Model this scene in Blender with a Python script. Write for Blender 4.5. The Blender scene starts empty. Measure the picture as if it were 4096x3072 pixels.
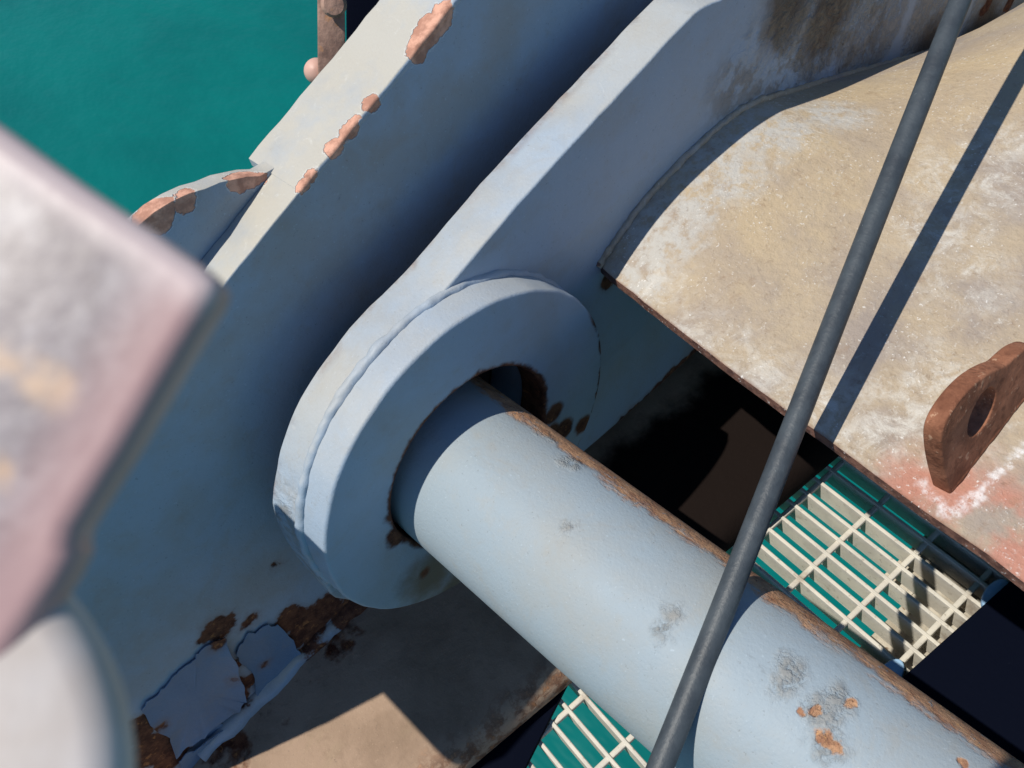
import bpy, bmesh, math, random
from mathutils import Vector, Matrix, noise as mnoise
R = math.radians
random.seed(7)
scene = bpy.context.scene
col = scene.collection

# ------------------------------------------------------------------ camera, sky, sun, exposure
# world axes: X along the bracket arm, Y along the hinge pin (away from the viewer), Z up; the lens is the origin
FPX, CX, CY = 3600.0, 2048.0, 1536.0
MX = Matrix(((.6927, -.6424, .3278), (-.6996, -.4883, .5217), (-.1750, -.5907, -.7877)))
cam_data = bpy.data.cameras.new('camera')
cam = bpy.data.objects.new('camera', cam_data); col.objects.link(cam)
rt, dn, fw = MX.col[0], MX.col[1], MX.col[2]
cam.matrix_world = Matrix(((rt[0], -dn[0], -fw[0], 0), (rt[1], -dn[1], -fw[1], 0), (rt[2], -dn[2], -fw[2], 0), (0, 0, 0, 1)))
cam_data.sensor_fit = 'HORIZONTAL'; cam_data.sensor_width = 36; cam_data.lens = FPX / 4096 * 36
cam_data.clip_start = .02; cam_data.clip_end = 3000
cam_data.dof.use_dof = True; cam_data.dof.focus_distance = .80; cam_data.dof.aperture_fstop = 30.0
scene.camera = cam

SUN = Vector((-.388, .174, .905)).normalized()
world = bpy.data.worlds.new('World'); scene.world = world; world.use_nodes = True
wn = world.node_tree; bg = wn.nodes['Background']
sky = wn.nodes.new('ShaderNodeTexSky'); sky.sky_type = 'NISHITA'; sky.sun_disc = False
sky.sun_elevation = math.asin(SUN.z); sky.sun_rotation = math.atan2(SUN.x, SUN.y)
sky.air_density = 1.0; sky.dust_density = 0.0; sky.ozone_density = 7.0
wn.links.new(sky.outputs[0], bg.inputs[0]); bg.inputs[1].default_value = .100
sl = bpy.data.lights.new('sun', 'SUN'); sl.energy = 4.7; sl.angle = R(.53); sl.color = (1, .945, .85)
so = bpy.data.objects.new('sun', sl); col.objects.link(so); so.rotation_euler = SUN.to_track_quat('Z', 'Y').to_euler()
so.location = SUN * 5
vs = scene.view_settings; vs.view_transform = 'Standard'; vs.look = 'None'; vs.exposure = 0; vs.gamma = 1

# ------------------------------------------------------------------ measuring helpers (points on real planes)
def ray(px, py): return MX @ Vector((px - CX, py - CY, FPX))
def U(px, py, Y): d = ray(px, py); return d * (Y / d.y)
def H(px, py, Z): d = ray(px, py); return d * (Z / d.z)
def PL(px, py, p, n): d = ray(px, py); return d * (p.dot(n) / d.dot(n))
def U2(pts, Y): return [(U(x, y, Y).x, U(x, y, Y).z) for x, y in pts]

# ------------------------------------------------------------------ materials
def lin(r, g, b, k=1.0):
    f = lambda c: (c / 255 / 12.92) if c <= 10 else ((c / 255 + .055) / 1.055) ** 2.4
    return (f(r) * k, f(g) * k, f(b) * k, 1)

class Mat:
    def __init__(s, name):
        s.m = bpy.data.materials.new(name); s.m.use_nodes = True
        s.t = s.m.node_tree; s.b = s.t.nodes['Principled BSDF']
        s.pos = s.t.nodes.new('ShaderNodeNewGeometry').outputs['Position']
    def n(s, typ, ins=(), **kw):
        nd = s.t.nodes.new(typ)
        for k, v in kw.items(): setattr(nd, k, v)
        for i, v in enumerate(ins):
            if v is None: continue
            if hasattr(v, 'is_linked'): s.t.links.new(v, nd.inputs[i])
            else: nd.inputs[i].default_value = v
        return nd
    def math(s, op, a, b=None, c=None, clamp=False): return s.n('ShaderNodeMath', (a, b, c), operation=op, use_clamp=clamp).outputs[0]
    def noise(s, scale, detail=4, rough=.55, vec=None, dist=0, col=False):
        nd = s.n('ShaderNodeTexNoise'); s.t.links.new(vec or s.pos, nd.inputs['Vector'])
        nd.inputs['Scale'].default_value = scale; nd.inputs['Detail'].default_value = detail
        nd.inputs['Roughness'].default_value = rough; nd.inputs['Distortion'].default_value = dist
        return nd.outputs[1 if col else 0]
    def voro(s, scale, vec=None, feature='F1'):
        nd = s.n('ShaderNodeTexVoronoi', feature=feature); s.t.links.new(vec or s.pos, nd.inputs['Vector'])
        nd.inputs['Scale'].default_value = scale; return nd.outputs['Distance']
    def step(s, v, a, b):
        nd = s.n('ShaderNodeMapRange', (v, a, b, 0.0, 1.0), interpolation_type='SMOOTHSTEP'); return nd.outputs[0]
    def mix(s, f, a, b):
        nd = s.n('ShaderNodeMix', data_type='RGBA')
        for i, v in ((0, f), (6, a), (7, b)):
            if hasattr(v, 'is_linked'): s.t.links.new(v, nd.inputs[i])
            else: nd.inputs[i].default_value = v
        return nd.outputs[2]
    def stretch(s, sx, sy, sz): return s.n('ShaderNodeVectorMath', (s.pos, (sx, sy, sz)), operation='MULTIPLY').outputs[0]
    def warp(s, scale, amt):
        v = s.n('ShaderNodeVectorMath', (s.noise(scale, 4, .6, col=True), (.5, .5, .5)), operation='SUBTRACT').outputs[0]
        v = s.n('ShaderNodeVectorMath', (v, (amt, amt, amt)), operation='MULTIPLY').outputs[0]
        return s.n('ShaderNodeVectorMath', (s.pos, v), operation='ADD').outputs[0]
    def spots(s, lst, scale=60, amt=.02, soft=.0015, w=None):
        """1 inside any of the blots (centre, radius), ragged by noise"""
        w = w or s.warp(scale, amt); acc = None
        for p, r in lst:
            d = s.n('ShaderNodeVectorMath', (w, tuple(p)), operation='DISTANCE').outputs['Value']
            d = s.math('SUBTRACT', d, r)
            acc = d if acc is None else s.math('MINIMUM', acc, d)
        return acc if soft is None else s.step(acc, soft, -soft)
    def axis(s, v, off=0.0):
        d = s.n('ShaderNodeVectorMath', (s.pos, tuple(v)), operation='DOT_PRODUCT').outputs['Value']
        return s.math('ADD', d, off)
    def bump(s, h, strength=.3, dist=.002, prev=None):
        nd = s.n('ShaderNodeBump'); nd.inputs['Strength'].default_value = strength; nd.inputs['Distance'].default_value = dist
        s.t.links.new(h, nd.inputs['Height'])
        if prev is not None: s.t.links.new(prev, nd.inputs['Normal'])
        return nd.outputs[0]
    def edge(s, radius=.004, lo=.02, hi=.25):
        bv = s.n('ShaderNodeBevel', samples=4); bv.inputs['Radius'].default_value = radius
        g = s.n('ShaderNodeNewGeometry').outputs['Normal']
        d = s.n('ShaderNodeVectorMath', (bv.outputs[0], g), operation='DOT_PRODUCT').outputs['Value']
        return s.step(s.math('SUBTRACT', 1.0, d), lo, hi)
    def done(s, color, rough=.5, normal=None, spec=.4, metal=0.0):
        for k, v in (('Base Color', color), ('Roughness', rough), ('Metallic', metal), ('Specular IOR Level', spec)):
            if hasattr(v, 'is_linked'): s.t.links.new(v, s.b.inputs[k])
            else: s.b.inputs[k].default_value = v
        if normal is not None: s.t.links.new(normal, s.b.inputs['Normal'])
        return s.m

RUST_D = lin(74, 44, 34); RUST_M = lin(112, 72, 52); RUST_O = lin(158, 106, 66); PRIMER = lin(214, 164, 140)
def rust_col(m):
    a = m.mix(m.step(m.noise(90, 5, .65), .35, .65), RUST_D, RUST_M)
    return m.mix(m.step(m.noise(140, 4, .6), .58, .72), a, RUST_O)

def rust_light(m):
    a = m.mix(m.step(m.noise(70, 6, .7), .35, .62), lin(152, 110, 84), lin(188, 146, 112))
    a = m.mix(m.step(m.noise(170, 5, .7), .60, .70), a, lin(214, 164, 100))
    return m.mix(m.step(m.noise(210, 4, .7), .60, .70), a, lin(104, 66, 48))
def paint(name, base, grime=lin(150, 140, 122), g_amt=.5, rust=(), primer=(), edge_rust=0.0, rough=.42, lump=.25, rustfn=None, r_warp=.02, lumps=(), stain_shade=(), light=False, dust=0.0, scuff=(), stain_shade_col=lin(28, 22, 20), spec=.28):
    m = Mat(name)
    big = m.noise(9, 5, .6)
    c = m.mix(m.math('MULTIPLY', m.step(big, .42, .70), g_amt), base, grime)
    c = m.mix(m.math('MULTIPLY', m.step(m.noise(45, 6, .7), .50, .78), g_amt * .7), c, grime)
    pale = tuple(min(1, v * 1.35 + .03) for v in base[:3]) + (1,)
    c = m.mix(m.math('MULTIPLY', m.step(m.noise(210, 3, .6), .68, .76), .35), c, pale)
    c = m.mix(m.math('MULTIPLY', m.step(m.noise(230, 2, .5), .74, .80), .35), c, lin(70, 70, 70))
    c = m.mix(m.math('MULTIPLY', m.step(m.noise(16, 6, .72, dist=.8), .52, .74), .30 * g_amt + .12), c, lin(168, 150, 122, .8))
    c = m.mix(m.math('MULTIPLY', m.step(m.noise(70, 5, .75, m.stretch(1, .25, 1), dist=1.5), .62, .72), .22), c, lin(92, 92, 90))
    h = m.math('MULTIPLY', m.noise(70, 4, .6), .6)
    fine = m.noise(380, 3, .65)
    c = m.mix(m.math('MULTIPLY', m.step(fine, .66, .72), .45), c, pale)
    c = m.mix(m.math('MULTIPLY', m.step(fine, .35, .28), .35), c, lin(96, 92, 86))
    nrm = m.bump(h, lump, .004)
    nrm = m.bump(fine, .28, .0014, nrm)
    rg = m.math('ADD', m.math('MULTIPLY', m.noise(30, 4), .25), rough - .02)
    if scuff:
        k = m.math('MULTIPLY', m.spots(scuff, 70, .022, .006), m.step(m.noise(110, 5, .7), .34, .58))
        c = m.mix(m.math('MULTIPLY', k, .7), c, lin(138, 134, 126)); nrm = m.bump(k, .8, .0018, nrm)
    if dust:
        nz_ = m.n('ShaderNodeSeparateXYZ', (m.n('ShaderNodeNewGeometry').outputs['Normal'],)).outputs[2]
        k = m.math('MULTIPLY', m.step(nz_, .45, .85), m.math('MULTIPLY', m.math('ADD', m.step(m.noise(7, 5, .65), .30, .62), .25, clamp=True), dust))
        c = m.mix(k, c, lin(212, 205, 188, .73))
        c = m.mix(m.math('MULTIPLY', k, m.math('MULTIPLY', m.step(m.noise(70, 6, .75, dist=1.4), .58, .74), .6)), c, lin(226, 226, 220, .84))
    if stain_shade:  # dark blots: stains, and on the base beam painted shade
        c = m.mix(m.math('MULTIPLY', m.spots(stain_shade, 25, .06, .02), 1.0), c, stain_shade_col)
    if lumps:
        k = m.spots(lumps, 30, .05, .03)
        nrm = m.bump(m.math('MULTIPLY', m.noise(95, 3, .55, dist=.6), k), .8, .006, nrm)
        c = m.mix(m.math('MULTIPLY', k, m.math('MULTIPLY', m.step(m.noise(60, 4), .45, .6), .6)), c, lin(120, 112, 98))
    mask = None
    if edge_rust:
        e = m.edge()
        mask = m.math('MULTIPLY', e, m.step(m.noise(40, 5, .65), .62 - edge_rust * .4, .66 - edge_rust * .2))
    if rustfn: 
        k = rustfn(m); mask = k if mask is None else m.math('MAXIMUM', mask, k)
    if rust:
        sd_ = m.spots(rust, 55, r_warp, None); w = m.step(sd_, .002, -.002); halo = m.step(sd_, .010, -.004)
        c = m.mix(m.math('MULTIPLY', halo, .45), c, lin(120, 92, 66))
        mask = w if mask is None else m.math('MAXIMUM', mask, w)
    if mask is not None:
        c = m.mix(mask, c, rust_light(m) if light else rust_col(m))
        rg = m.math('ADD', rg, m.math('MULTIPLY', mask, .35))
        nrm = m.bump(m.math('ADD', m.math('MULTIPLY', m.noise(230, 4, .65), m.math('MULTIPLY', mask, .8)), m.math('MULTIPLY', mask, -.7)), .8, .0025, nrm)
    if primer:
        sd_ = m.spots(primer, 70, .018, None); w = m.step(sd_, .0006, -.0006)
        pc = m.mix(m.step(m.noise(75, 5, .65), .38, .62), PRIMER, lin(172, 126, 106))
        pc = m.mix(m.math('MULTIPLY', m.step(m.noise(120, 5, .7), .56, .72), .6), pc, lin(140, 102, 86))
        c = m.mix(m.math('MULTIPLY', m.step(sd_, .0016, .0006), .3), c, lin(224, 226, 224))
        c = m.mix(w, c, pc); rg = m.math('ADD', rg, m.math('MULTIPLY', w, .3))
        nrm = m.bump(m.math('ADD', m.math('MULTIPLY', w, -1.0), m.math('MULTIPLY', m.noise(160, 4, .65), m.math('MULTIPLY', w, .14))), .8, .0016, nrm)
    return m.done(c, rg, nrm, spec=spec)

GREYB = (.315, .395, .49, 1)

# ------------------------------------------------------------------ mesh helpers
def link(name, me, mat=None, parent=None, smooth=True, ang=32):
    o = bpy.data.objects.new(name, me); col.objects.link(o)
    if mat is not None: me.materials.clear(); me.materials.append(mat)
    if smooth:
        me.polygons.foreach_set('use_smooth', [True] * len(me.polygons)); me.set_sharp_from_angle(angle=R(ang))
    if parent is not None: o.parent = parent
    return o
def tag(o, label=None, cat=None, group=None, kind=None):
    if label: o['label'] = label
    if cat: o['category'] = cat
    if group: o['group'] = group
    if kind: o['kind'] = kind
    return o
def empty(name, loc=(0, 0, 0)):
    o = bpy.data.objects.new(name, None); col.objects.link(o); o.empty_display_size = .02
    return o            # roots stay at the origin so children keep world coordinates
def resample(pts, step, closed=True, jit=0.0, seed=0.0):
    out = []; n = len(pts)
    for i in range(n if closed else n - 1):
        a = Vector(pts[i]); b = Vector(pts[(i + 1) % n]); k = max(1, int((b - a).length / step))
        for j in range(k): out.append(a.lerp(b, j / k))
    if not closed: out.append(Vector(pts[-1]))
    if jit:
        out = [p + Vector((mnoise.noise(Vector((p[0] * 45, p[1] * 45, seed))), mnoise.noise(Vector((p[0] * 45, p[1] * 45, seed + 9))))) * jit for p in out]
    return out
def smooth_poly(pts, it=2, closed=True):
    pts = [Vector(p) for p in pts]
    for _ in range(it):
        q = []; n = len(pts)
        for i in range(n if closed else n - 1):
            a, b = pts[i], pts[(i + 1) % n]; q += [a * .75 + b * .25, a * .25 + b * .75]
        if not closed: q = [pts[0]] + q + [pts[-1]]
        pts = q
    return pts
def arc2(c, r, a0, a1, n): return [(c[0] + r * math.cos(R(a0 + (a1 - a0) * i / n)), c[1] + r * math.sin(R(a0 + (a1 - a0) * i / n))) for i in range(n + 1)]

def plate(name, loops, thick, frame, mat, parent=None, bevel=.002, res=2):
    """flat plate: 2-D outline loops (first outer, others holes) given real thickness; frame maps (x, y, depth) to world"""
    cu = bpy.data.curves.new('tmp', 'CURVE'); cu.dimensions = '2D'; cu.fill_mode = 'BOTH'
    for L in loops:
        sp = cu.splines.new('POLY'); sp.points.add(len(L) - 1); sp.use_cyclic_u = True
        for p, q in zip(sp.points, L): p.co = (q[0], q[1], 0, 1)
    cu.extrude = thick / 2 - bevel; cu.bevel_depth = bevel; cu.bevel_resolution = res; cu.offset = -bevel
    t = bpy.data.objects.new('tmp', cu); col.objects.link(t)
    me = bpy.data.meshes.new_from_object(t.evaluated_get(bpy.context.evaluated_depsgraph_get()))
    bpy.data.objects.remove(t); bpy.data.curves.remove(cu)
    me.name = name
    for v in me.vertices: v.co = frame(v.co.x, v.co.y, v.co.z)
    bm = bmesh.new(); bm.from_mesh(me); bmesh.ops.remove_doubles(bm, verts=bm.verts, dist=1e-5)
    bmesh.ops.recalc_face_normals(bm, faces=bm.faces); bm.to_mesh(me); bm.free()
    return link(name, me, mat, parent)
def yframe(y0, y1):      # plate lying across the pin axis, from depth y0 (near) to y1 (far)
    return lambda x, y, d: Vector((x, (y0 + y1) / 2 - d, y))
def zframe(z0, z1): return lambda x, y, d: Vector((x, y, (z0 + z1) / 2 + d))

def tube(name, pts, rad, mat, parent=None, seg=20, lump=0.0, lscale=60, caps=True, closed=False):
    pts = [Vector(p) for p in pts]; rr = rad if callable(rad) else (lambda i: rad)
    vs_, fs = [], []; n = len(pts); prev = None
    for i, p in enumerate(pts):
        a = pts[(i - 1) % n] if (closed or i) else pts[i]; b = pts[(i + 1) % n] if (closed or i < n - 1) else pts[i]
        t = (b - a).normalized()
        u = prev - t * prev.dot(t) if prev is not None else (Vector((0, 0, 1)) if abs(t.z) < .9 else Vector((1, 0, 0))).cross(t)
        u.normalize(); prev = u; w = t.cross(u)
        for k in range(seg):
            g = 2 * math.pi * k / seg; dirv = u * math.cos(g) + w * math.sin(g); r = rr(i)
            q = p + dirv * r
            if lump: q = q + dirv * lump * mnoise.noise(q * lscale)
            vs_.append(q)
    for i in range(n if closed else n - 1):
        for k in range(seg):
            a, b = i * seg + k, i * seg + (k + 1) % seg; j = ((i + 1) % n) * seg
            fs.append((a, b, j + (k + 1) % seg, j + k))
    if caps and not closed:
        fs.append(tuple(range(seg))[::-1]); fs.append(tuple((n - 1) * seg + k for k in range(seg)))
    me = bpy.data.meshes.new(name); me.from_pydata(vs_, [], fs); me.update()
    return link(name, me, mat, parent, ang=50)
def box_mesh(name, sx, sy, sz, bev=0.0, seg=2):
    bm = bmesh.new(); bmesh.ops.create_cube(bm, size=1)
    for v in bm.verts: v.co = Vector((v.co.x * sx, v.co.y * sy, v.co.z * sz))
    if bev: bmesh.ops.bevel(bm, geom=list(bm.edges), offset=bev, segments=seg, affect='EDGES', profile=.5)
    me = bpy.data.meshes.new(name); bm.to_mesh(me); bm.free(); return me
def lathe(name, prof, mat, origin, axis, parent=None, seg=64):
    """profile (radius, height) spun about an axis"""
    ax = Vector(axis).normalized(); u = ax.orthogonal().normalized(); w = ax.cross(u)
    vs_, fs = [], []; n = len(prof)
    for r, h in prof:
        for k in range(seg):
            g = 2 * math.pi * k / seg; vs_.append(Vector(origin) + ax * h + (u * math.cos(g) + w * math.sin(g)) * r)
    for i in range(n - 1):
        for k in range(seg): fs.append((i * seg + k, i * seg + (k + 1) % seg, (i + 1) * seg + (k + 1) % seg, (i + 1) * seg + k))
    fs.append(tuple(range(seg))[::-1]); fs.append(tuple((n - 1) * seg + k for k in range(seg)))
    me = bpy.data.meshes.new(name); me.from_pydata(vs_, [], fs)
    bm = bmesh.new(); bm.from_mesh(me); bmesh.ops.remove_doubles(bm, verts=bm.verts, dist=1e-6); bmesh.ops.recalc_face_normals(bm, faces=bm.faces); bm.to_mesh(me); bm.free()
    return link(name, me, mat, parent, ang=40)

# ------------------------------------------------------------------ water
m = Mat('water')
nz = m.noise(.9, 5, .6, m.stretch(1, .55, 1)); nz2 = m.noise(5, 4, .6, m.stretch(1, .5, 1))
c = m.mix(m.step(nz, .3, .7), lin(0, 108, 104, .72), lin(0, 118, 112, .74))
c = m.mix(m.math('MULTIPLY', m.step(nz2, .55, .8), .2), c, lin(10, 130, 122, .76))
wb = m.bump(m.noise(2.2, 4, .6, m.stretch(1, .5, 1)), .12, .3)
MW = m.done(c, .35, wb, spec=.15)
me = bpy.data.meshes.new('water'); S = 900; ZW = -4.2
me.from_pydata([(-S, -S, ZW), (S, -S, ZW), (S, S, ZW), (-S, S, ZW)], [], [(0, 1, 2, 3)])
tag(link('water', me, MW, smooth=False), 'calm teal green harbour water below the machinery', kind='structure')

# ------------------------------------------------------------------ deck grating, its support and the base beam
GR = R(-6.5); GZ = -.930; GK = .93
ce, se = math.cos(GR), math.sin(GR); G0 = Vector((.393 * GK, .135 * GK, GZ))
def gp(a, b, z=0.0): return Vector((G0.x + a * ce - b * se, G0.y + a * se + b * ce, GZ + z))   # a across the bars, b along them
m = Mat('grating_cream')
c = m.mix(m.step(m.noise(30, 4), .35, .65), lin(218, 212, 198, .88), lin(204, 198, 186, .86))
c = m.mix(m.math('MULTIPLY', m.step(m.noise(160, 4, .65), .58, .72), .6), c, lin(150, 140, 122, .8))
c = m.mix(m.math('MULTIPLY', m.step(m.noise(18, 5, .7), .56, .70), .5), c, lin(150, 126, 100, .8))
MG = m.done(c, .6, m.bump(m.noise(260, 3), .25, .0015))
grating = tag(empty('deck_grating'), 'cream bar grating deck with water showing through, below the thick grey pin', 'grating')
PITCH, RODP = .0227 * GK, .0667 * GK
Lb = .62
bar_me = box_mesh('bar', .0042, Lb, .0285, .0008, 1); bar_me.materials.append(MG)
rod_me = box_mesh('cross_rod', .735, .0060, .007, .0016, 2); rod_me.materials.append(MG)
for i in range(-19, 16):
    o = bpy.data.objects.new('bar', bar_me); col.objects.link(o); o.parent = grating
    o.location = gp(i * PITCH, .215, -.01425); o.rotation_euler = (0, R(random.uniform(-.6, .6)), GR + R(random.uniform(-.15, .15)))
for j in range(-1, 7):
    o = bpy.data.objects.new('cross_rod', rod_me); col.objects.link(o); o.parent = grating
    o.location = gp(-.0422, j * RODP, -.0052); o.rotation_euler = (0, 0, GR)
m = Mat('support_cream')
c = m.mix(m.step(m.noise(25, 5, .65), .4, .65), lin(206, 198, 182, .8), lin(170, 160, 142, .8))
c = m.mix(m.step(m.noise(120, 4, .6), .62, .72), c, lin(118, 96, 76))
MS = m.done(c, .65, m.bump(m.noise(180, 4), .4, .002))
sup = tag(empty('support_channel'), 'pale cream steel channel carrying the grating, seen between its bars', 'beam')
def gbox(name, a0, a1, b0, b1, z0, z1, mat, parent=None, bev=.001):
    me = box_mesh(name, a1 - a0, b1 - b0, z1 - z0, bev, 2); o = link(name, me, mat, parent)
    o.location = gp((a0 + a1) / 2, (b0 + b1) / 2, (z0 + z1) / 2); o.rotation_euler = (0, 0, GR); return o
gbox('flange', -.48, .36, -.094, -.022, -.039, -.0315, MS, sup)
gbox('web', -.48, .36, -.088, -.080, -.16, -.0392, MS, sup)
gbox('bearing_pad', .098, .20, -.0218, .012, -.039, -.0315, MS, sup)

YB, YA = .512, .5478         # near faces of the two rear plates
# base beam
BZ = -.880; bk_ = .88 / .945; bm_line = [(.0106 * bk_, .328 * bk_), (.558 * bk_, .250 * bk_)]
bdir = Vector((bm_line[1][0] - bm_line[0][0], bm_line[1][1] - bm_line[0][1], 0)).normalized(); bper = Vector((-bdir.y, bdir.x, 0))
B0 = Vector((.0106 * bk_, .328 * bk_, 0))
def bmrust(m):
    d = m.axis(bper, -B0.dot(bper))                         # distance from the near edge
    a = m.math('MULTIPLY', m.step(d, .045, -.005), m.step(m.noise(70, 5, .65), .42, .60))
    k2 = m.math('MULTIPLY', m.step(m.axis(bdir, -B0.dot(bdir)), .26, .18), 1.0)
    a = m.math('MULTIPLY', a, k2)
    k = m.spots([(U(1120, 2880, YB - .02), .03), (U(1180, 2640, YB - .02), .03), (U(1320, 2520, YB - .02), .035), (U(950, 3020, YB - .02), .03)], 40, .05, .006)
    return m.math('MAXIMUM', m.math('MULTIPLY', a, .8), k)
bshade = [(Vector((B0.x, B0.y, BZ)) + bdir * (.24 + i * .05) + bper * b_, .06) for i in range(9) for b_ in (-.01, .05, .11)]  # shade between pin and flange, painted near black into the beam colour
MBEAM = paint('beam_taupe', lin(180, 154, 132, .78), lin(146, 124, 104, .7), .7, rustfn=bmrust, rough=.75, lump=.5, stain_shade=bshade, spec=.04)
def beam_frame(x, y, d):   # x across, y up, d along
    return Vector((B0.x, B0.y, 0)) + bper * x + bdir * d + Vector((0, 0, y))
def rrect(x0, x1, y0, y1, r, n=6):
    return arc2((x1 - r, y1 - r), r, 0, 90, n) + arc2((x0 + r, y1 - r), r, 90, 180, n) + arc2((x0 + r, y0 + r), r, 180, 270, n) + arc2((x1 - r, y0 + r), r, 270, 360, n)
beam = tag(empty('base_beam'), 'weathered taupe steel base beam under the round end of the grey lug', 'beam')
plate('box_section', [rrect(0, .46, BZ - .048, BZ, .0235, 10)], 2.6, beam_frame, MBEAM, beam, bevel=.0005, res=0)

# ------------------------------------------------------------------ rear bracket (two plates standing on the beam)
prim = [(U(1675, 190, YB), .011), (U(1720, 120, YB), .015), (U(1775, 45, YB), .011), (U(1482, 412, YB), .009), (U(1335, 575, YB), .010), (U(1385, 515, YB), .010),
        (U(1412, 480, YB), .006), (U(1245, 700, YB), .006), (U(1215, 745, YB), .006), (U(960, 712, YA), .011), (U(1010, 715, YA), .009), (U(745, 805, YA), .009), (U(610, 850, YA), .017), (U(1275, 285, .60), .008)]
foot_rust = [(U(x, y, YB), r) for x, y, r in ((870, 2520, .017), (840, 2545, .012), (925, 2680, .010), (1000, 2480, .008), (1055, 2640, .006), (985, 2730, .014), (960, 2790, .014),
             (1160, 2470, .018), (1230, 2500, .026), (1300, 2440, .022), (1400, 2440, .026), (1250, 2580, .016), (1200, 2680, .016), (560, 2920, .020), (600, 3000, .024), (680, 3030, .02), (800, 3072, .02), (1120, 2860, .014), (1110, 2260, .004))]
MREAR = paint('rear_paint', GREYB, g_amt=.45, rust=foot_rust, primer=prim, rough=.40, lump=.22, r_warp=.03, dust=.85)
rear = tag(empty('rear_bracket'), 'pale grey rear bracket plate with chipped pinkish primer along its top edge', 'bracket')
front = [(.62, -.30), (.397, -.373), (.299, -.404), (.211, -.430), (.125, -.457), (.064, -.482), (.0, -.50), (-.05, -.49), (-.082, -.44), (-.09, -.36), (-.225, -.36), (-.24, -.50), (-.25, -.99), (1.3, -.99), (1.3, -.18)]  # raised left lobe is unseen, added to carry the shading block
front = [(x * YB / .55, z * YB / .55 if z > BZ else BZ + .002) for x, z in front]
plate('front_plate', [resample(front, .012, jit=.0016, seed=3)], YA - YB, yframe(YB, YA), MREAR, rear, bevel=.0016, res=3)
KT = YB / .55 * .5885 / YA
backo = [(x * KT, z * KT) for x, z in ((.62, -.30), (.397, -.373), (.299, -.404), (.240, -.4214), (.215, -.4288))] + [(.200, -.427), (.190, -.421), (.170, -.411), (.145, -.403), (.115, -.3985), (.085, -.402), (.04, -.42), (-.02, -.46), (-.08, -.53), (-.13, -.62), (-.17, -.75), (-.18, -.99), (1.3, -.99), (1.3, -.18)]
backo = [(x * YA / .5885, z * YA / .5885 if z > BZ else BZ + .002) for x, z in backo]
plate('boss_plate', [resample(backo, .012, jit=.0016, seed=3)], .0143, yframe(YA + .0002, YA + .0145), MREAR, rear, bevel=.0008, res=1)
bar_o = backo[:5] + [(backo[4][0] + .004, -.52), (backo[4][0] + .06, -.60), (1.3, -.60), (1.3, -.18)]
plate('back_bar', [resample(bar_o, .012, jit=.0016, seed=3)], .0163, yframe(YA + .0147, YA + .0310), MREAR, rear, bevel=.0008, res=1)
tl = [Vector(p) for p in front[:4]]; tl[3] = tl[2].lerp(tl[3], 1.02)
plate('cap_strip', [resample([(p.x, p.y + (.0008 if i < 3 else .0003)) for i, p in enumerate(tl)] + [(p.x, p.y - .006) for p in reversed(tl)], .012, jit=.0016, seed=3)], YA + .0318 - YB + .0006, yframe(YB - .0006, YA + .0318), MREAR, rear, bevel=.0024, res=3)
me = box_mesh('shade_block', .14, .11, .06, .006, 3); o = link('shade_block', me, MREAR, rear); o.location = (-.131, .456, -.37)  # unseen block, added only to throw shade on the base beam
# weld strip at the foot of the plate
fil = []
for i in range(80):
    t = i / 79; x = -.16 + t * .9
    fil.append((x, YB - .001, BZ + .001))
tube('weld_bead', fil, .011, MREAR, rear, seg=14, lump=.006, lscale=70)

# ------------------------------------------------------------------ hinged arm: lug plate, boss ring, flange, padeye
YC, YL, YLB = .392, .423, .466
CC = (.193, -.641); RC = .159; HC = (.188, -.634); RH = .0875
LC = (.190, -.645); RL = .168
jun = [U(x, y, YL) for x, y in ((2420, 1080), (2600, 880), (2800, 670), (2920, 560), (3000, 500), (3090, 460), (3200, 420), (3600, 290), (4096, 150))]
jun2 = [(p.x, p.z) for p in jun]
lug_lumps = [(U(3080, 230, YL), .05), (U(2960, 330, YL), .035), (U(3200, 190, YL), .07), (U(3400, 160, YL), .09), (U(1120, 2080, .45), .03), (U(1170, 2230, .45), .035), (U(1240, 2340, .45), .03)]
lug_dark = [(U(3150, 20, YL), .035), (U(3330, 30, YL), .045), (U(3700, 230, YL), .05), (U(3900, 180, YL), .06)]  # darker brown blots toward the right end of the lug face
lug_rust = [*[(U(2380 + 35 * i, 1792 - 32.5 * i, YL), .007 + .0008 * i) for i in range(15)],
            (U(3950, 20, YL), .012), (U(4040, 10, YL), .015), (U(3930, 40, YL), .007), (U(2440, 1110, YL), .010)]
def lugrust(m):   # rust creeping along the far top edge
    a = m.axis((0, 1, 0), -YLB)
    return m.math('MULTIPLY', m.step(a, -.012, .0), m.math('MULTIPLY', m.step(m.noise(28, 5, .65), .45, .68), .55))
MLUG = paint('lug_paint', GREYB, g_amt=.40, rust=lug_rust, rustfn=lugrust, rough=.40, lump=.25, lumps=lug_lumps, stain_shade=lug_dark, stain_shade_col=lin(92, 82, 74), dust=.45, scuff=[(U(x, y, YL), r) for x, y, r in ((3300, 120, .05), (3500, 100, .07), (3750, 70, .08), (3980, 60, .10), (3200, 60, .04))])
arm = tag(empty('hinged_arm'), 'pale blue grey hinge lug with welded boss ring and stained tan flange', 'bracket')
far_edge = U2([(2760, -70), (2640, -30), (2560, 45), (2360, 262), (2160, 470), (1933, 712), (1760, 920), (1593, 1111), (1407, 1290), (1278, 1463), (1185, 1611), (1120, 1778), (1093, 1926), (1083, 2060)], YLB)
lug = smooth_poly([(1.5, -.86), (1.243, -.72), (.937, -.55), (.72, -.448), (.64, -.424)] + far_edge + arc2(LC, RL, 196, 262, 10) + [(.24, -.818), (.345, -.838), (.438, -.850), (.53, -.857), (.75, -.90), (1.5, -1.3)], 2)
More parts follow.
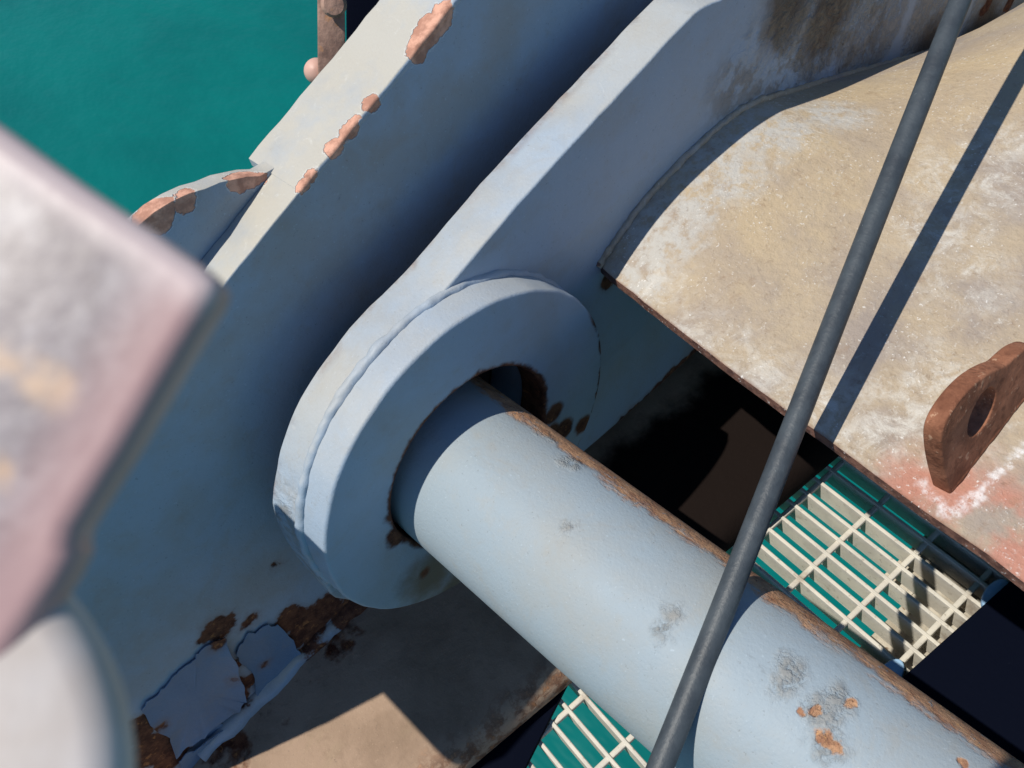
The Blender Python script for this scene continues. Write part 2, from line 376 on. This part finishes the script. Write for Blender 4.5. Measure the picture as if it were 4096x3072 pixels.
plate('lug_plate', [resample(lug, .010, jit=.0012, seed=11), arc2(HC, RH + .003, 0, 354, 59)], YLB - YL, yframe(YL, YLB), MLUG, arm, bevel=.0022, res=2)

MLINE = paint('shade_black', lin(26, 24, 24), lin(34, 28, 24), .5, rough=.7)  # for the hidden black plate added to cut bounced light behind the lug
plate('shade_liner', [[(LC[0] + (x - LC[0]) * .95 + .004, LC[1] + (z - LC[1]) * .95 - .004) for x, z in lug if x < 1.0], arc2(HC, RH + .004, 0, 354, 59)], .004, yframe(YLB + .0002, YLB + .0042), MLINE, arm, bevel=.0005, res=1)
def bossrust(m):
    w = m.warp(60, .012)
    dd = m.n('ShaderNodeVectorMath', (w, (HC[0], 0, HC[1])), operation='SUBTRACT').outputs[0]
    dd = m.n('ShaderNodeVectorMath', (dd, (1, 0, 1)), operation='MULTIPLY').outputs[0]
    d = m.n('ShaderNodeVectorMath', (dd,), operation='LENGTH').outputs['Value']
    rim = m.step(d, RH + .0065, RH + .002)
    k = m.spots([(U(2215, 1655, YC), .012), (U(2250, 1720, YC), .014), (U(2210, 1730, YC), .012), (U(2330, 1700, YC), .012), (U(1575, 2060, YC), .009), (U(1590, 2140, YC), .013), (U(1700, 2290, YC), .006)], 55, .012, .003)
    dc = m.n('ShaderNodeVectorMath', (w, (CC[0], 0, CC[1])), operation='SUBTRACT').outputs[0]
    dc = m.n('ShaderNodeVectorMath', (dc, (1, 0, 1)), operation='MULTIPLY').outputs[0]
    dc = m.n('ShaderNodeVectorMath', (dc,), operation='LENGTH').outputs['Value']
    seam = m.math('MULTIPLY', m.step(dc, RC - .005, RC - .0015), m.step(m.axis((1, 0, -.35)), CC[0] + .35 * .641 + RC * .80, CC[0] + .35 * .641 + RC * .92))
    return m.math('MAXIMUM', m.math('MAXIMUM', rim, k), m.math('MULTIPLY', seam, m.step(m.noise(60, 5, .65), .36, .52)))
MBOSS = paint('boss_paint', GREYB, g_amt=.35, rustfn=bossrust, rough=.42, lump=.2, dust=.35, stain_shade_col=lin(112, 104, 92), stain_shade=[(U(1720, 2300, YC), .03), (U(1800, 2380, YC), .03)])
plate('boss_ring', [resample(arc2(CC, RC, 0, 357, 119), .006, jit=.0012, seed=21), arc2(HC, RH, 0, 354, 59)], YL - YC - .0003, yframe(YC, YL - .0003), MBOSS, arm, bevel=.0032, res=3)
ring = [(CC[0] + (RC - .001) * math.cos(a), YL + .0005, CC[1] + (RC - .001) * math.sin(a)) for a in [2 * math.pi * i / 360 for i in range(360)]]
tube('ring_weld', ring, lambda i: .0046 + .0005 * math.sin(i * .13) + .0003 * math.sin(i * .71), MBOSS, arm, seg=14, lump=.0014, lscale=140, closed=True)

# flange: plate running out from the lug towards the viewer
edge_e = [(.47, .400), (.42, .392), (.408, .389), (.307, .374), (.226, .363), (.159, .356), (.082, .346), (.028, .342), (.009, .338), (-.35, .300)]
def e_at(y):
    for (y0, e0), (y1, e1) in zip(edge_e, edge_e[1:]):
        if y1 <= y <= y0: return e0 + (e1 - e0) * (y0 - y) / (y0 - y1)
    return edge_e[-1][1]
prof = smooth_poly([(.389, -.594), (.41, -.582), (.45, -.566), (.50, -.557), (.575, -.555), (.62, -.564), (.66, -.582), (.866, -.672), (1.234, -.84), (1.7, -1.05)], 2, closed=False)
ys = [YL - .0005 - (YL + .32) * i / 46 for i in range(47)]
FT = .009
vs_, fs = [], []; npf = len(prof)
for y in ys:
    e0 = e_at(y)
    for i, p in enumerate(prof):
        x = p[0] if i else e0
        if i and p[0] < .60: x = e0 + (p[0] - prof[0][0]) * (.60 - e0) / (.60 - prof[0][0])
        x += (.0012 * mnoise.noise(Vector((y * 60, 3, 0))) if i == 0 else 0)
        w_ = min(1, max(0, (YL - y) / .16)); z = p[1]
        z += (-.577 - z) * w_ * min(1, max(0, (1.6 - x) / .5))
        if i == 0: x *= 1 - .028 * w_
        vs_.append((x, y, z))
    base_ = len(vs_) - npf
    for i in range(npf): vs_.append((vs_[base_ + i][0], y, vs_[base_ + i][2] - FT))
for j in range(len(ys) - 1):
    a, b = j * 2 * npf, (j + 1) * 2 * npf
    for i in range(npf - 1):
        fs.append((a + i, b + i, b + i + 1, a + i + 1)); fs.append((a + npf + i, a + npf + i + 1, b + npf + i + 1, b + npf + i))
    fs.append((a, a + npf, b + npf, b))
fs.append(tuple(range(npf)) + tuple(range(2 * npf - 1, npf - 1, -1)))
me = bpy.data.meshes.new('flange_plate'); me.from_pydata(vs_, [], fs)
bm = bmesh.new(); bm.from_mesh(me); bmesh.ops.recalc_face_normals(bm, faces=bm.faces); bm.to_mesh(me); bm.free()
# stained, salt-crusted, sun-bleached paint
m = Mat('flange_stained')
FP = lambda x, y: H(x, y, -.576)
tanc = lin(210, 186, 146, .74); greyb = lin(180, 166, 154, .70); whit = lin(222, 218, 208, .84); pink = lin(198, 142, 122, .8)
c = m.mix(m.step(m.noise(14, 5, .6), .35, .62), greyb, lin(192, 174, 148, .8))
c = m.mix(m.math('MULTIPLY', m.spots([(FP(3000, 900), .06), (FP(3250, 650), .06), (FP(3600, 400), .09), (FP(3950, 260), .10), (FP(2900, 1080), .03), (FP(3350, 900), .03), (FP(3420, 760), .05)], 22, .08, .06), .5), c, tanc)
c = m.mix(m.math('MULTIPLY', m.spots([(FP(2650, 960), .035), (FP(2760, 850), .03), (FP(2880, 720), .04), (FP(3000, 600), .035), (FP(3080, 560), .04), (FP(3330, 440), .03), (FP(2560, 1080), .03)], 60, .06, .02), m.step(m.noise(70, 5, .7), .34, .56)), c, lin(196, 192, 184, .82))
c = m.mix(m.math('MULTIPLY', m.spots([(FP(2620, 1160), .02), (FP(2750, 1290), .02), (FP(2900, 1400), .022), (FP(3050, 1500), .02), (FP(3250, 1620), .03), (FP(3480, 1800), .04), (FP(3650, 1750), .05), (FP(3800, 1560), .04), (FP(3760, 900), .03), (FP(3900, 700), .04), (FP(3850, 1100), .03), (FP(4050, 560), .02)], 45, .07, .03), m.math('MULTIPLY', m.step(m.noise(42, 7, .75, dist=.7), .40, .66), .85)), c, whit)
c = m.mix(m.math('MULTIPLY', m.spots([(FP(3830, 2080), .05), (FP(3700, 1960), .03), (FP(3950, 2160), .05), (FP(4080, 2250), .05)], 40, .05, .02), m.step(m.noise(24, 5, .6), .36, .56)), c, pink)
c = m.mix(m.math('MULTIPLY', m.math('MULTIPLY', m.step(m.noise(130, 6, .75, dist=1.2), .55, .72), m.step(m.noise(20, 4, .6), .38, .62)), .85), c, whit)
c = m.mix(m.math('MULTIPLY', m.step(m.noise(170, 6, .75, dist=.8), .54, .72), .5), c, lin(132, 108, 86, .8))
c = m.mix(m.math('MULTIPLY', m.step(m.noise(60, 5, .65), .58, .72), .35), c, lin(150, 120, 92, .8))
salt = m.spots([(FP(x, y), .0035) for x, y in ((3690, 1930), (3715, 1965), (3740, 2000), (3770, 2030), (3800, 2045), (3830, 2040), (3860, 2022), (3885, 2002), (3910, 1980), (3935, 1957), (3960, 1933), (3985, 1908), (4010, 1883), (4035, 1858), (4060, 1833), (4085, 1805), (4110, 1778))], 70, .016, .003)
salt = m.math('MULTIPLY', salt, m.math('MULTIPLY', m.step(m.noise(110, 5, .7), .36, .58), .8))
c = m.mix(salt, c, lin(240, 240, 240, .9))
ed = m.edge(.005, .05, .3)
c = m.mix(m.math('MULTIPLY', ed, m.step(m.noise(60, 4), .3, .5)), c, lin(122, 82, 66))
under = m.axis((1, 0, 0)); 
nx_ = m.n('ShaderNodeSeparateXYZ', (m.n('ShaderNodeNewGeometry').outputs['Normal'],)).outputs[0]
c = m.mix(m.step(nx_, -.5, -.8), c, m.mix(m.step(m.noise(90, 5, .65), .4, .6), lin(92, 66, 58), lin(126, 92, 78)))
c = m.mix(m.math('MULTIPLY', m.step(m.noise(300, 4, .7), .60, .68), m.math('MULTIPLY', m.step(m.noise(26, 4, .6), .42, .60), .8)), c, lin(238, 236, 230, .9))
ns = m.bump(m.noise(150, 5, .65), .55, .003); ns = m.bump(m.noise(40, 4, .6), .35, .006, ns)
MFL = m.done(c, .7, ns, spec=.3)
link('flange_plate', me, MFL, arm, ang=40)
# fillet weld between lug and flange
wp = []
for p0, p1 in zip(prof[:-1], prof[1:]):
    k = max(2, int((Vector(p1) - Vector(p0)).length / .005))
    for i in range(k):
        q = Vector(p0).lerp(Vector(p1), i / k); wp.append((q[0], YL - .001, q[1] + .001))
tube('fillet_weld', wp, .0036, MFL, arm, seg=12, lump=.0022, lscale=190)
# padeye on the flange, leaning slightly back
th = R(13); pn = Vector((0, -math.cos(th), math.sin(th))); pup = Vector((0, math.sin(th), math.cos(th)))
pc0 = H(3804, 1978, -.577)
def p2(x, y): q = PL(x, y, pc0, pn) - pc0; return (q.x, q.dot(pup))
po = [p2(2696 + .633 * a, 1200 + .633 * b) for a, b in ((1750, 1230), (1715, 1100), (1695, 980), (1690, 860), (1720, 770), (1775, 680), (1850, 585), (1940, 500), (2040, 440), (2120, 415))]
ctr = p2(4200, 1700); 
po = smooth_poly(po, 1, closed=False)
apx = po[-1]
po = smooth_poly(po[:-1] + [Vector((apx[0] + .006, apx[1] + .001)), Vector((apx[0] + .022, apx[1] - .004)), Vector((apx[0] + .042, apx[1] - .018)), Vector((apx[0] + .058, apx[1] - .045)), Vector((apx[0] + .066, .0))], 2, closed=False)
hc = p2(3930, 1650); hx = p2(3990, 1590); hr = .0175
MRUST = Mat('rusty_steel'); m = MRUST
c = m.mix(m.step(m.noise(35, 5, .65), .35, .65), lin(118, 76, 56), lin(156, 106, 80))
c = m.mix(m.math('MULTIPLY', m.step(m.noise(120, 4, .65), .52, .66), .6), c, lin(96, 58, 42))
c = m.mix(m.math('MULTIPLY', m.step(m.noise(170, 3, .6), .62, .7), .5), c, lin(206, 170, 140))
MRUST = m.done(c, .8, m.bump(m.noise(170, 5, .65), .6, .003), spec=.2)
pf = lambda x, y, d: pc0 + Vector((x, 0, 0)) + pup * y - pn * (.0065 - d)
pad = plate('padeye', [po, arc2(hc, hr, 0, 350, 35)], .0125, pf, MRUST, arm, bevel=.0014, res=2)
tube('padeye_weld', [pc0 + Vector((.002 + i * .006, .004, .000)) for i in range(26)], .0042, MRUST, pad, seg=10, lump=.0012, lscale=200)

# ------------------------------------------------------------------ hinge pin
PCN = Vector((.178, 0, -.645)); PR = .0722
def PINP(x, y):
    d_ = ray(x, y); A = d_.x ** 2 + d_.z ** 2; Bq = -2 * (d_.x * PCN.x + d_.z * PCN.z); Cq = PCN.x ** 2 + PCN.z ** 2 - PR ** 2
    return d_ * ((-Bq - math.sqrt(max(0, Bq * Bq - 4 * A * Cq))) / (2 * A))
def pinrust(m):
    a = R(24); v = (math.cos(a), 0, math.sin(a))
    d = m.axis(v, -PCN.dot(Vector(v)))
    w = m.math('ADD', d, m.math('MULTIPLY', m.math('SUBTRACT', m.noise(75, 5, .7, m.stretch(1, .6, 1)), .5), .022))
    w2 = m.math('ADD', w, m.math('MULTIPLY', m.math('SUBTRACT', m.noise(14, 3), .5), .008))
    k = m.math('MULTIPLY', m.step(w2, PR * .865, PR * .95), m.step(m.noise(120, 5, .7), .30, .44))
    sp = m.spots([(PINP(x, y), r) for x, y, r in ((3205, 2845, .003), (3265, 2850, .004), (3310, 2960, .005), (3345, 2985, .004), (3270, 2950, .004), (3850, 3050, .004), (3400, 2810, .004))], 90, .012, .001)
    return m.math('MAXIMUM', k, sp)
MPIN = paint('pin_paint', (.285, .345, .385, 1), grime=lin(176, 164, 142, .8), g_amt=.34, rustfn=pinrust, rough=.46, lump=.16, light=True, scuff=[(PINP(x, y), r) for x, y, r in ((3160, 2680, .010), (3130, 2740, .007), (3290, 2850, .011), (3360, 2800, .009), (3310, 2970, .010), (2080, 1640, .010), (2180, 1740, .008), (2290, 1850, .008), (2270, 2100, .004), (2690, 2460, .007), (2650, 2520, .006))])
pin = tag(empty('hinge_pin'), 'thick pale grey round pin through the lug, rusty along its right side', 'pin')
tube('shaft', [(PCN.x, -.35 + i * .05, PCN.z) for i in range(23)], PR, MPIN, pin, seg=128)

MSP = paint('spacer_dark', lin(70, 62, 58), lin(50, 40, 34), .8, rough=.7)
tube('spacer_sleeve', [(HC[0], YLB + .0015 + i * .0125, HC[1]) for i in range(3)], RH + .012, MSP, pin, seg=64)
# ------------------------------------------------------------------ cable over the pin
m = Mat('cable_rubber')
c = m.mix(m.step(m.noise(40, 5, .65), .3, .7), lin(54, 60, 66), lin(70, 77, 82))
c = m.mix(m.math('MULTIPLY', m.step(m.noise(260, 4, .7), .66, .76), .5), c, lin(150, 160, 162))
c = m.mix(m.math('MULTIPLY', m.step(m.noise(200, 4, .7, m.stretch(1, .2, 1)), .60, .70), .5), c, lin(60, 66, 70))
MCAB = m.done(c, .48, m.bump(m.noise(320, 4, .6), .35, .0012), spec=.35)
A_, B_ = Vector((.657, .263, -.431)), Vector((.092, .1115, -.5945))
cp = []
for i in range(-8, 49):
    t = i / 40; q = A_.lerp(B_, t); cp.append(q + Vector((.0010 * math.sin(t * 7), .0016 * math.sin(t * 4.3 + 1), .004 * t * (1 - t) * -1)))
tag(tube('cable', cp, .0081, MCAB, None, seg=28), 'dark grey rubber cable hanging across the pin and the tan flange', 'cable')

# ------------------------------------------------------------------ navy plates and light blue pads round the grating
m = Mat('navy_paint')
c = m.mix(m.step(m.noise(200, 3, .6), .74, .80), (.0015, .0028, .009, 1), lin(60, 70, 90))
MNAVY = m.done(c, .8, m.bump(m.noise(120, 3), .2, .002), spec=.05)
nv = [H(x, y, GZ + .015) for x, y in ((3567, 2748), (4040, 2325))]
nd = (nv[1] - nv[0]); nd.normalize(); nper = Vector((-nd.y, nd.x, 0))
nc = [nv[0] - nd * .35, nv[0] + nd * .7, nv[0] + nd * .7 - nper * .7, nv[0] - nd * .35 - nper * .7]
nbx = tag(empty('navy_locker'), 'dark navy flat topped box at the right end of the grating', 'box')
plate('body', [[(p.x, p.y) for p in nc]], .30, zframe(GZ - .285, GZ + .015), MNAVY, nbx, bevel=.0015, res=1)
npoly = [H(x, y, GZ + .010) for x, y in ((2275, 2722), (2235, 2800), (2195, 2880), (2150, 2970), (2090, 3090), (2000, 3300), (1600, 3300), (1700, 3050), (2000, 2860))]
tag(plate('rubber_mat', [[(p.x, p.y) for p in npoly]], .007, zframe(GZ + .0025, GZ + .0095), MNAVY, None, bevel=.001, res=1), 'dark navy rubber mat on the grating beside the base beam', 'mat')
m = Mat('light_blue'); MLB = m.done(m.mix(m.step(m.noise(60, 4), .4, .6), lin(140, 182, 224, .85), lin(160, 196, 228, .85)), .5, m.bump(m.noise(200, 3), .2, .001))
lbs = []
for (x0, y0), lab in (((3560, 2700), 'small light blue pad at the grating end beside the thick pin'), ((3985, 2375), 'small light blue pad at the grating end under the tan flange')):
    p = H(x0, y0, GZ + .010)
    pts = [(p.x + .016 * math.cos(a) * 1.25, p.y + .010 * math.sin(a)) for a in [2 * math.pi * i / 28 for i in range(28)]]
    tag(plate('blue_pad', [pts], .009, zframe(GZ + .0015, GZ + .0105), MLB, None, bevel=.002, res=2), lab, 'pad', 'light blue pads at the grating end')

# ------------------------------------------------------------------ peeled paint flakes at the foot of the rear plate
MFLK = paint('flake_paint', (.14, .225, .35, 1), g_amt=.35, rough=.36, lump=.25, rust=[(U(x, y, YB), r) for x, y, r in ((1055, 2650, .006), (1200, 2860, .008), (930, 2690, .007), (870, 2560, .008), (1150, 2800, .006), (620, 2900, .008))])
def flake(px, lift, name='paint_flake', parent=rear):
    """a curled sheet of paint standing off the plate: lift gives the stand-off at each corner"""
    out = []; n0 = len(px)
    for i in range(n0):
        (x0, y0), (x1, y1) = px[i], px[(i + 1) % n0]; k = max(1, int(math.hypot(x1 - x0, y1 - y0) / 14))
        for j in range(k):
            t = j / k; x, y = x0 + (x1 - x0) * t, y0 + (y1 - y0) * t
            x += 16 * mnoise.noise(Vector((x * .021, y * .021, 1))) + 7 * mnoise.noise(Vector((x * .07, y * .07, 5)))
            y += 16 * mnoise.noise(Vector((x * .021, y * .021, 9))) + 7 * mnoise.noise(Vector((x * .07, y * .07, 13)))
            out.append((x, y, lift[i] + (lift[(i + 1) % n0] - lift[i]) * t))
    P = [U(x, y, YB) for x, y, l in out]; L = [l for x, y, l in out]; c0 = sum(P, Vector()) / len(P); l0 = sum(L) / len(L)
    bm = bmesh.new(); off = Vector((0, -1, 0)); n = len(P); rings = []
    for s in (1.0, .9, .75, .5, .25):
        rings.append([bm.verts.new(c0.lerp(P[i], s) + off * (.0010 + l0 * .35 * (1 - s) + L[i] * s ** 3 + .0012 * mnoise.noise(c0.lerp(P[i], s) * 60))) for i in range(n)])
    cv = bm.verts.new(c0 + off * (.0010 + l0 * .35))
    for a, b in zip(rings, rings[1:]):
        for i in range(n): bm.faces.new((a[i], a[(i + 1) % n], b[(i + 1) % n], b[i]))
    for i in range(n): bm.faces.new((rings[-1][i], rings[-1][(i + 1) % n], cv))
    bmesh.ops.recalc_face_normals(bm, faces=bm.faces)
    bmesh.ops.solidify(bm, geom=list(bm.faces), thickness=.0009)
    me = bpy.data.meshes.new(name); bm.to_mesh(me); bm.free()
    return link(name, me, MFLK, parent, ang=40)
flake([(560, 2830), (700, 2690), (840, 2560), (885, 2535), (905, 2590), (930, 2650), (955, 2715), (965, 2780), (940, 2815), (820, 2905), (690, 3010), (665, 2930), (610, 2920)], [.001, .001, .001, .003, .007, .009, .009, .008, .007, .007, .006, .005, .004])
flake([(930, 2610), (985, 2530), (1060, 2500), (1120, 2500), (1180, 2580), (1222, 2640), (1160, 2745), (1085, 2830), (1050, 2835), (1020, 2760), (1000, 2690)], [.002, .001, .001, .001, .002, .005, .006, .007, .007, .004, .003])
flake([(700, 3030), (850, 2920), (1000, 2850), (1150, 2770), (1215, 2860), (1230, 2900), (1000, 3000), (860, 3090), (760, 3120)], [.004, .005, .005, .006, .008, .009, .012, .012, .008])

# ------------------------------------------------------------------ near foreground at the left: primer block and white round cap (out of focus)
gl = ray(-420, 560).normalized(); hv = (SUN - gl).normalized()
q0 = gl * .082; KS = .245
fx = (PL(880, 1110, q0, hv) - PL(0, 480, q0, hv)).normalized(); fy = hv.cross(fx)
def s2(x, y): q = PL(x, y, q0, hv) - q0; return (q.dot(fx), q.dot(fy))
so_ = [s2(x, y) for x, y in ((-500, 155), (0, 500), (300, 715), (600, 915), (790, 1050), (850, 1105), (865, 1150), (850, 1200), (780, 1310), (500, 1790), (290, 2125), (275, 2175), (285, 2225), (235, 2330), (150, 2460), (-100, 2860), (-700, 2600))]
m = Mat('primer_block')
c = m.mix(m.step(m.noise(100, 4), .35, .65), lin(176, 162, 168, .46), lin(156, 140, 146, .42))
c = m.mix(m.math('MULTIPLY', m.step(m.noise(170, 5, .7), .42, .66), .8), c, lin(200, 190, 194, .58))
c = m.mix(m.spots([(PL(x, y, q0, hv), r * KS) for x, y, r in ((10, 1440, .004), (60, 1470, .0035), (160, 1540, .005), (230, 1560, .005), (0, 1890, .004))], 500, .003, .0010), c, lin(206, 172, 144, .74))
c = m.mix(m.math('MULTIPLY', m.edge(.0036, .01, .12), .75), c, lin(206, 166, 160, .78))
rl0, rl1 = PL(865, 1150, q0, hv), PL(280, 2130, q0, hv); rn = (rl1 - rl0).cross(hv).normalized()
if rn.dot(PL(1500, 1600, q0, hv) - rl0) < 0: rn = -rn
tl0, tl1 = PL(0, 500, q0, hv), PL(790, 1050, q0, hv); tn = (tl1 - tl0).cross(hv).normalized()
if tn.dot(PL(900, 300, q0, hv) - tl0) < 0: tn = -tn
band = m.step(m.axis(rn, -rl0.dot(rn)), -.0075, -.0012)
c = m.mix(m.math('MULTIPLY', band, .8), c, lin(206, 166, 164, .72))
c = m.mix(m.math('MULTIPLY', m.step(m.axis(tn, -tl0.dot(tn)), -.0044, -.0006), .8), c, lin(232, 214, 212, .8))
sd = m.step(m.axis(hv, -q0.dot(hv)), -.0004, -.0016)
c = m.mix(m.math('MULTIPLY', sd, .85), c, lin(214, 170, 164, .8))
MPB = m.done(c, .42, m.bump(m.noise(300, 4), .15, .0006), spec=.5)
blk = tag(empty('primer_block'), 'blurred pinkish primer painted steel block close to the lens at left', 'steel block')
plate('block', [resample(so_, .003)], .0050, lambda x, y, d: q0 + fx * x + fy * y + hv * (d - .0025), MPB, blk, bevel=.0018, res=6)
# the block is the end of a flat bar that runs off to the left and down to the base beam
bs_ = PL(-480, 1300, q0, hv) - hv * .0027
tube('carrier_bar', [bs_ + Vector((.006, 0, 0)), bs_, Vector((-.05, .068, -.047)), Vector((-.20, .064, -.054)), Vector((-.45, .064, -.060))], .0042, MPB, blk, seg=12)
tube('carrier_post', [Vector((-.45, .058, -.060)), Vector((-.45, .20, -.062)), Vector((-.45, .47, -.066)), Vector((-.45, .485, -.075)), Vector((-.45, .49, -.10)), Vector((-.45, .49, BZ + .001))], .009, MPB, blk, seg=14)
m = Mat('white_cap')
c = m.mix(m.step(m.noise(70, 4), .35, .65), lin(214, 208, 206, .72), lin(200, 188, 180, .70))
MWC = m.done(c, .4, m.bump(m.noise(200, 3), .1, .0006), spec=.45)
cd_ = ray(-643, 3060).normalized(); ca = (SUN * .8 - cd_).normalized(); cq = cd_ * .078
cu_ = ca.orthogonal().normalized(); cv_ = ca.cross(cu_)
def c2(x, y): q = PL(x, y, cq, ca) - cq; return (q.dot(cu_), q.dot(cv_))
fit = tag(empty('steel_fitting'), 'blurred off white rounded steel fitting close to the lens at lower left', 'fitting')
def ringpx(r): return [c2(-643 + r * math.cos(2 * math.pi * i / 120), 3060 + r * math.sin(2 * math.pi * i / 120)) for i in range(120)]
plate('rim', [ringpx(1125)], .006, lambda x, y, d: cq + cu_ * x + cv_ * y + ca * (d - .003), MWC, fit, bevel=.0028, res=8)
tube('stem', [cq - ca * .003, cq - ca * .008, Vector((-.055, .064, -.056)), Vector((-.066, .067, -.048))], .003, MWC, fit, seg=12)

# ------------------------------------------------------------------ far things in the top left corner
far = tag(empty('rusty_strap'), 'upright rusty flat bar with a bolt, behind the rear bracket plate', 'bar')
D = 1.22
w0 = [ray(1268, -300).normalized() * D, ray(1376, -300).normalized() * D, ray(1384, 420).normalized() * (D + .02), ray(1272, 420).normalized() * (D + .02)]
n_ = (w0[1] - w0[0]).cross(w0[3] - w0[0]).normalized()
if n_.dot(w0[0]) < 0: n_ = -n_
bm = bmesh.new(); fr = [bm.verts.new(p) for p in w0]; bk = [bm.verts.new(p + n_ * .012) for p in w0]
bm.faces.new(fr); bm.faces.new(bk[::-1])
for i in range(4): bm.faces.new((fr[i], bk[i], bk[(i + 1) % 4], fr[(i + 1) % 4]))
bmesh.ops.recalc_face_normals(bm, faces=bm.faces); bmesh.ops.bevel(bm, geom=list(bm.edges), offset=.003, segments=2, affect='EDGES', profile=.5)
me = bpy.data.meshes.new('strap'); bm.to_mesh(me); bm.free()
m = Mat('strap_rust')
c = m.mix(m.step(m.noise(22, 5, .6), .35, .65), lin(200, 162, 142, .75), lin(150, 118, 104, .7))
c = m.mix(m.math('MULTIPLY', m.step(m.noise(50, 4), .55, .65), .6), c, lin(206, 148, 96, .8))
MST = m.done(c, .7, m.bump(m.noise(80, 4), .5, .004))
link('flat_bar', me, MST, far)
bp = ray(1335, 15).normalized() * (D - .004)
lathe('bolt_head', [(.0001, .012), (.012, .011), (.0155, .007), (.016, 0), (.0001, -.002)], MST, bp, -n_, far, seg=24)
kn = tag(empty('pink_knob'), 'small pale pink knob peeping out behind the rear bracket edge', 'knob')  # round pink knob, modelled as a short domed cylinder
kp = ray(1268, 285).normalized() * 1.26
lathe('knob_shell', [(.0001, .018), (.008, .0165), (.014, .011), (.0165, .003), (.0165, -.012), (.0001, -.014)], Mat('knob_pink').done(lin(222, 178, 160, .8), .5), kp, -ray(1268, 285).normalized() + SUN * .4, kn, seg=32)
post = [ray(1381, -300).normalized() * 1.30, ray(1640, -300).normalized() * 1.30, ray(1640, 420).normalized() * 1.32, ray(1388, 420).normalized() * 1.32]
n2 = (post[1] - post[0]).cross(post[3] - post[0]).normalized()
if n2.dot(post[0]) < 0: n2 = -n2
bm = bmesh.new(); fr = [bm.verts.new(p) for p in post]; bk = [bm.verts.new(p + n2 * .05) for p in post]
bm.faces.new(fr); bm.faces.new(bk[::-1])
for i in range(4): bm.faces.new((fr[i], bk[i], bk[(i + 1) % 4], fr[(i + 1) % 4]))
bmesh.ops.recalc_face_normals(bm, faces=bm.faces); bmesh.ops.bevel(bm, geom=list(bm.edges), offset=.004, segments=2, affect='EDGES', profile=.5)
me = bpy.data.meshes.new('navy_post'); bm.to_mesh(me); bm.free()
tag(link('navy_post', me, MNAVY), 'dark navy post beside the rusty flat bar at the top edge', 'post')
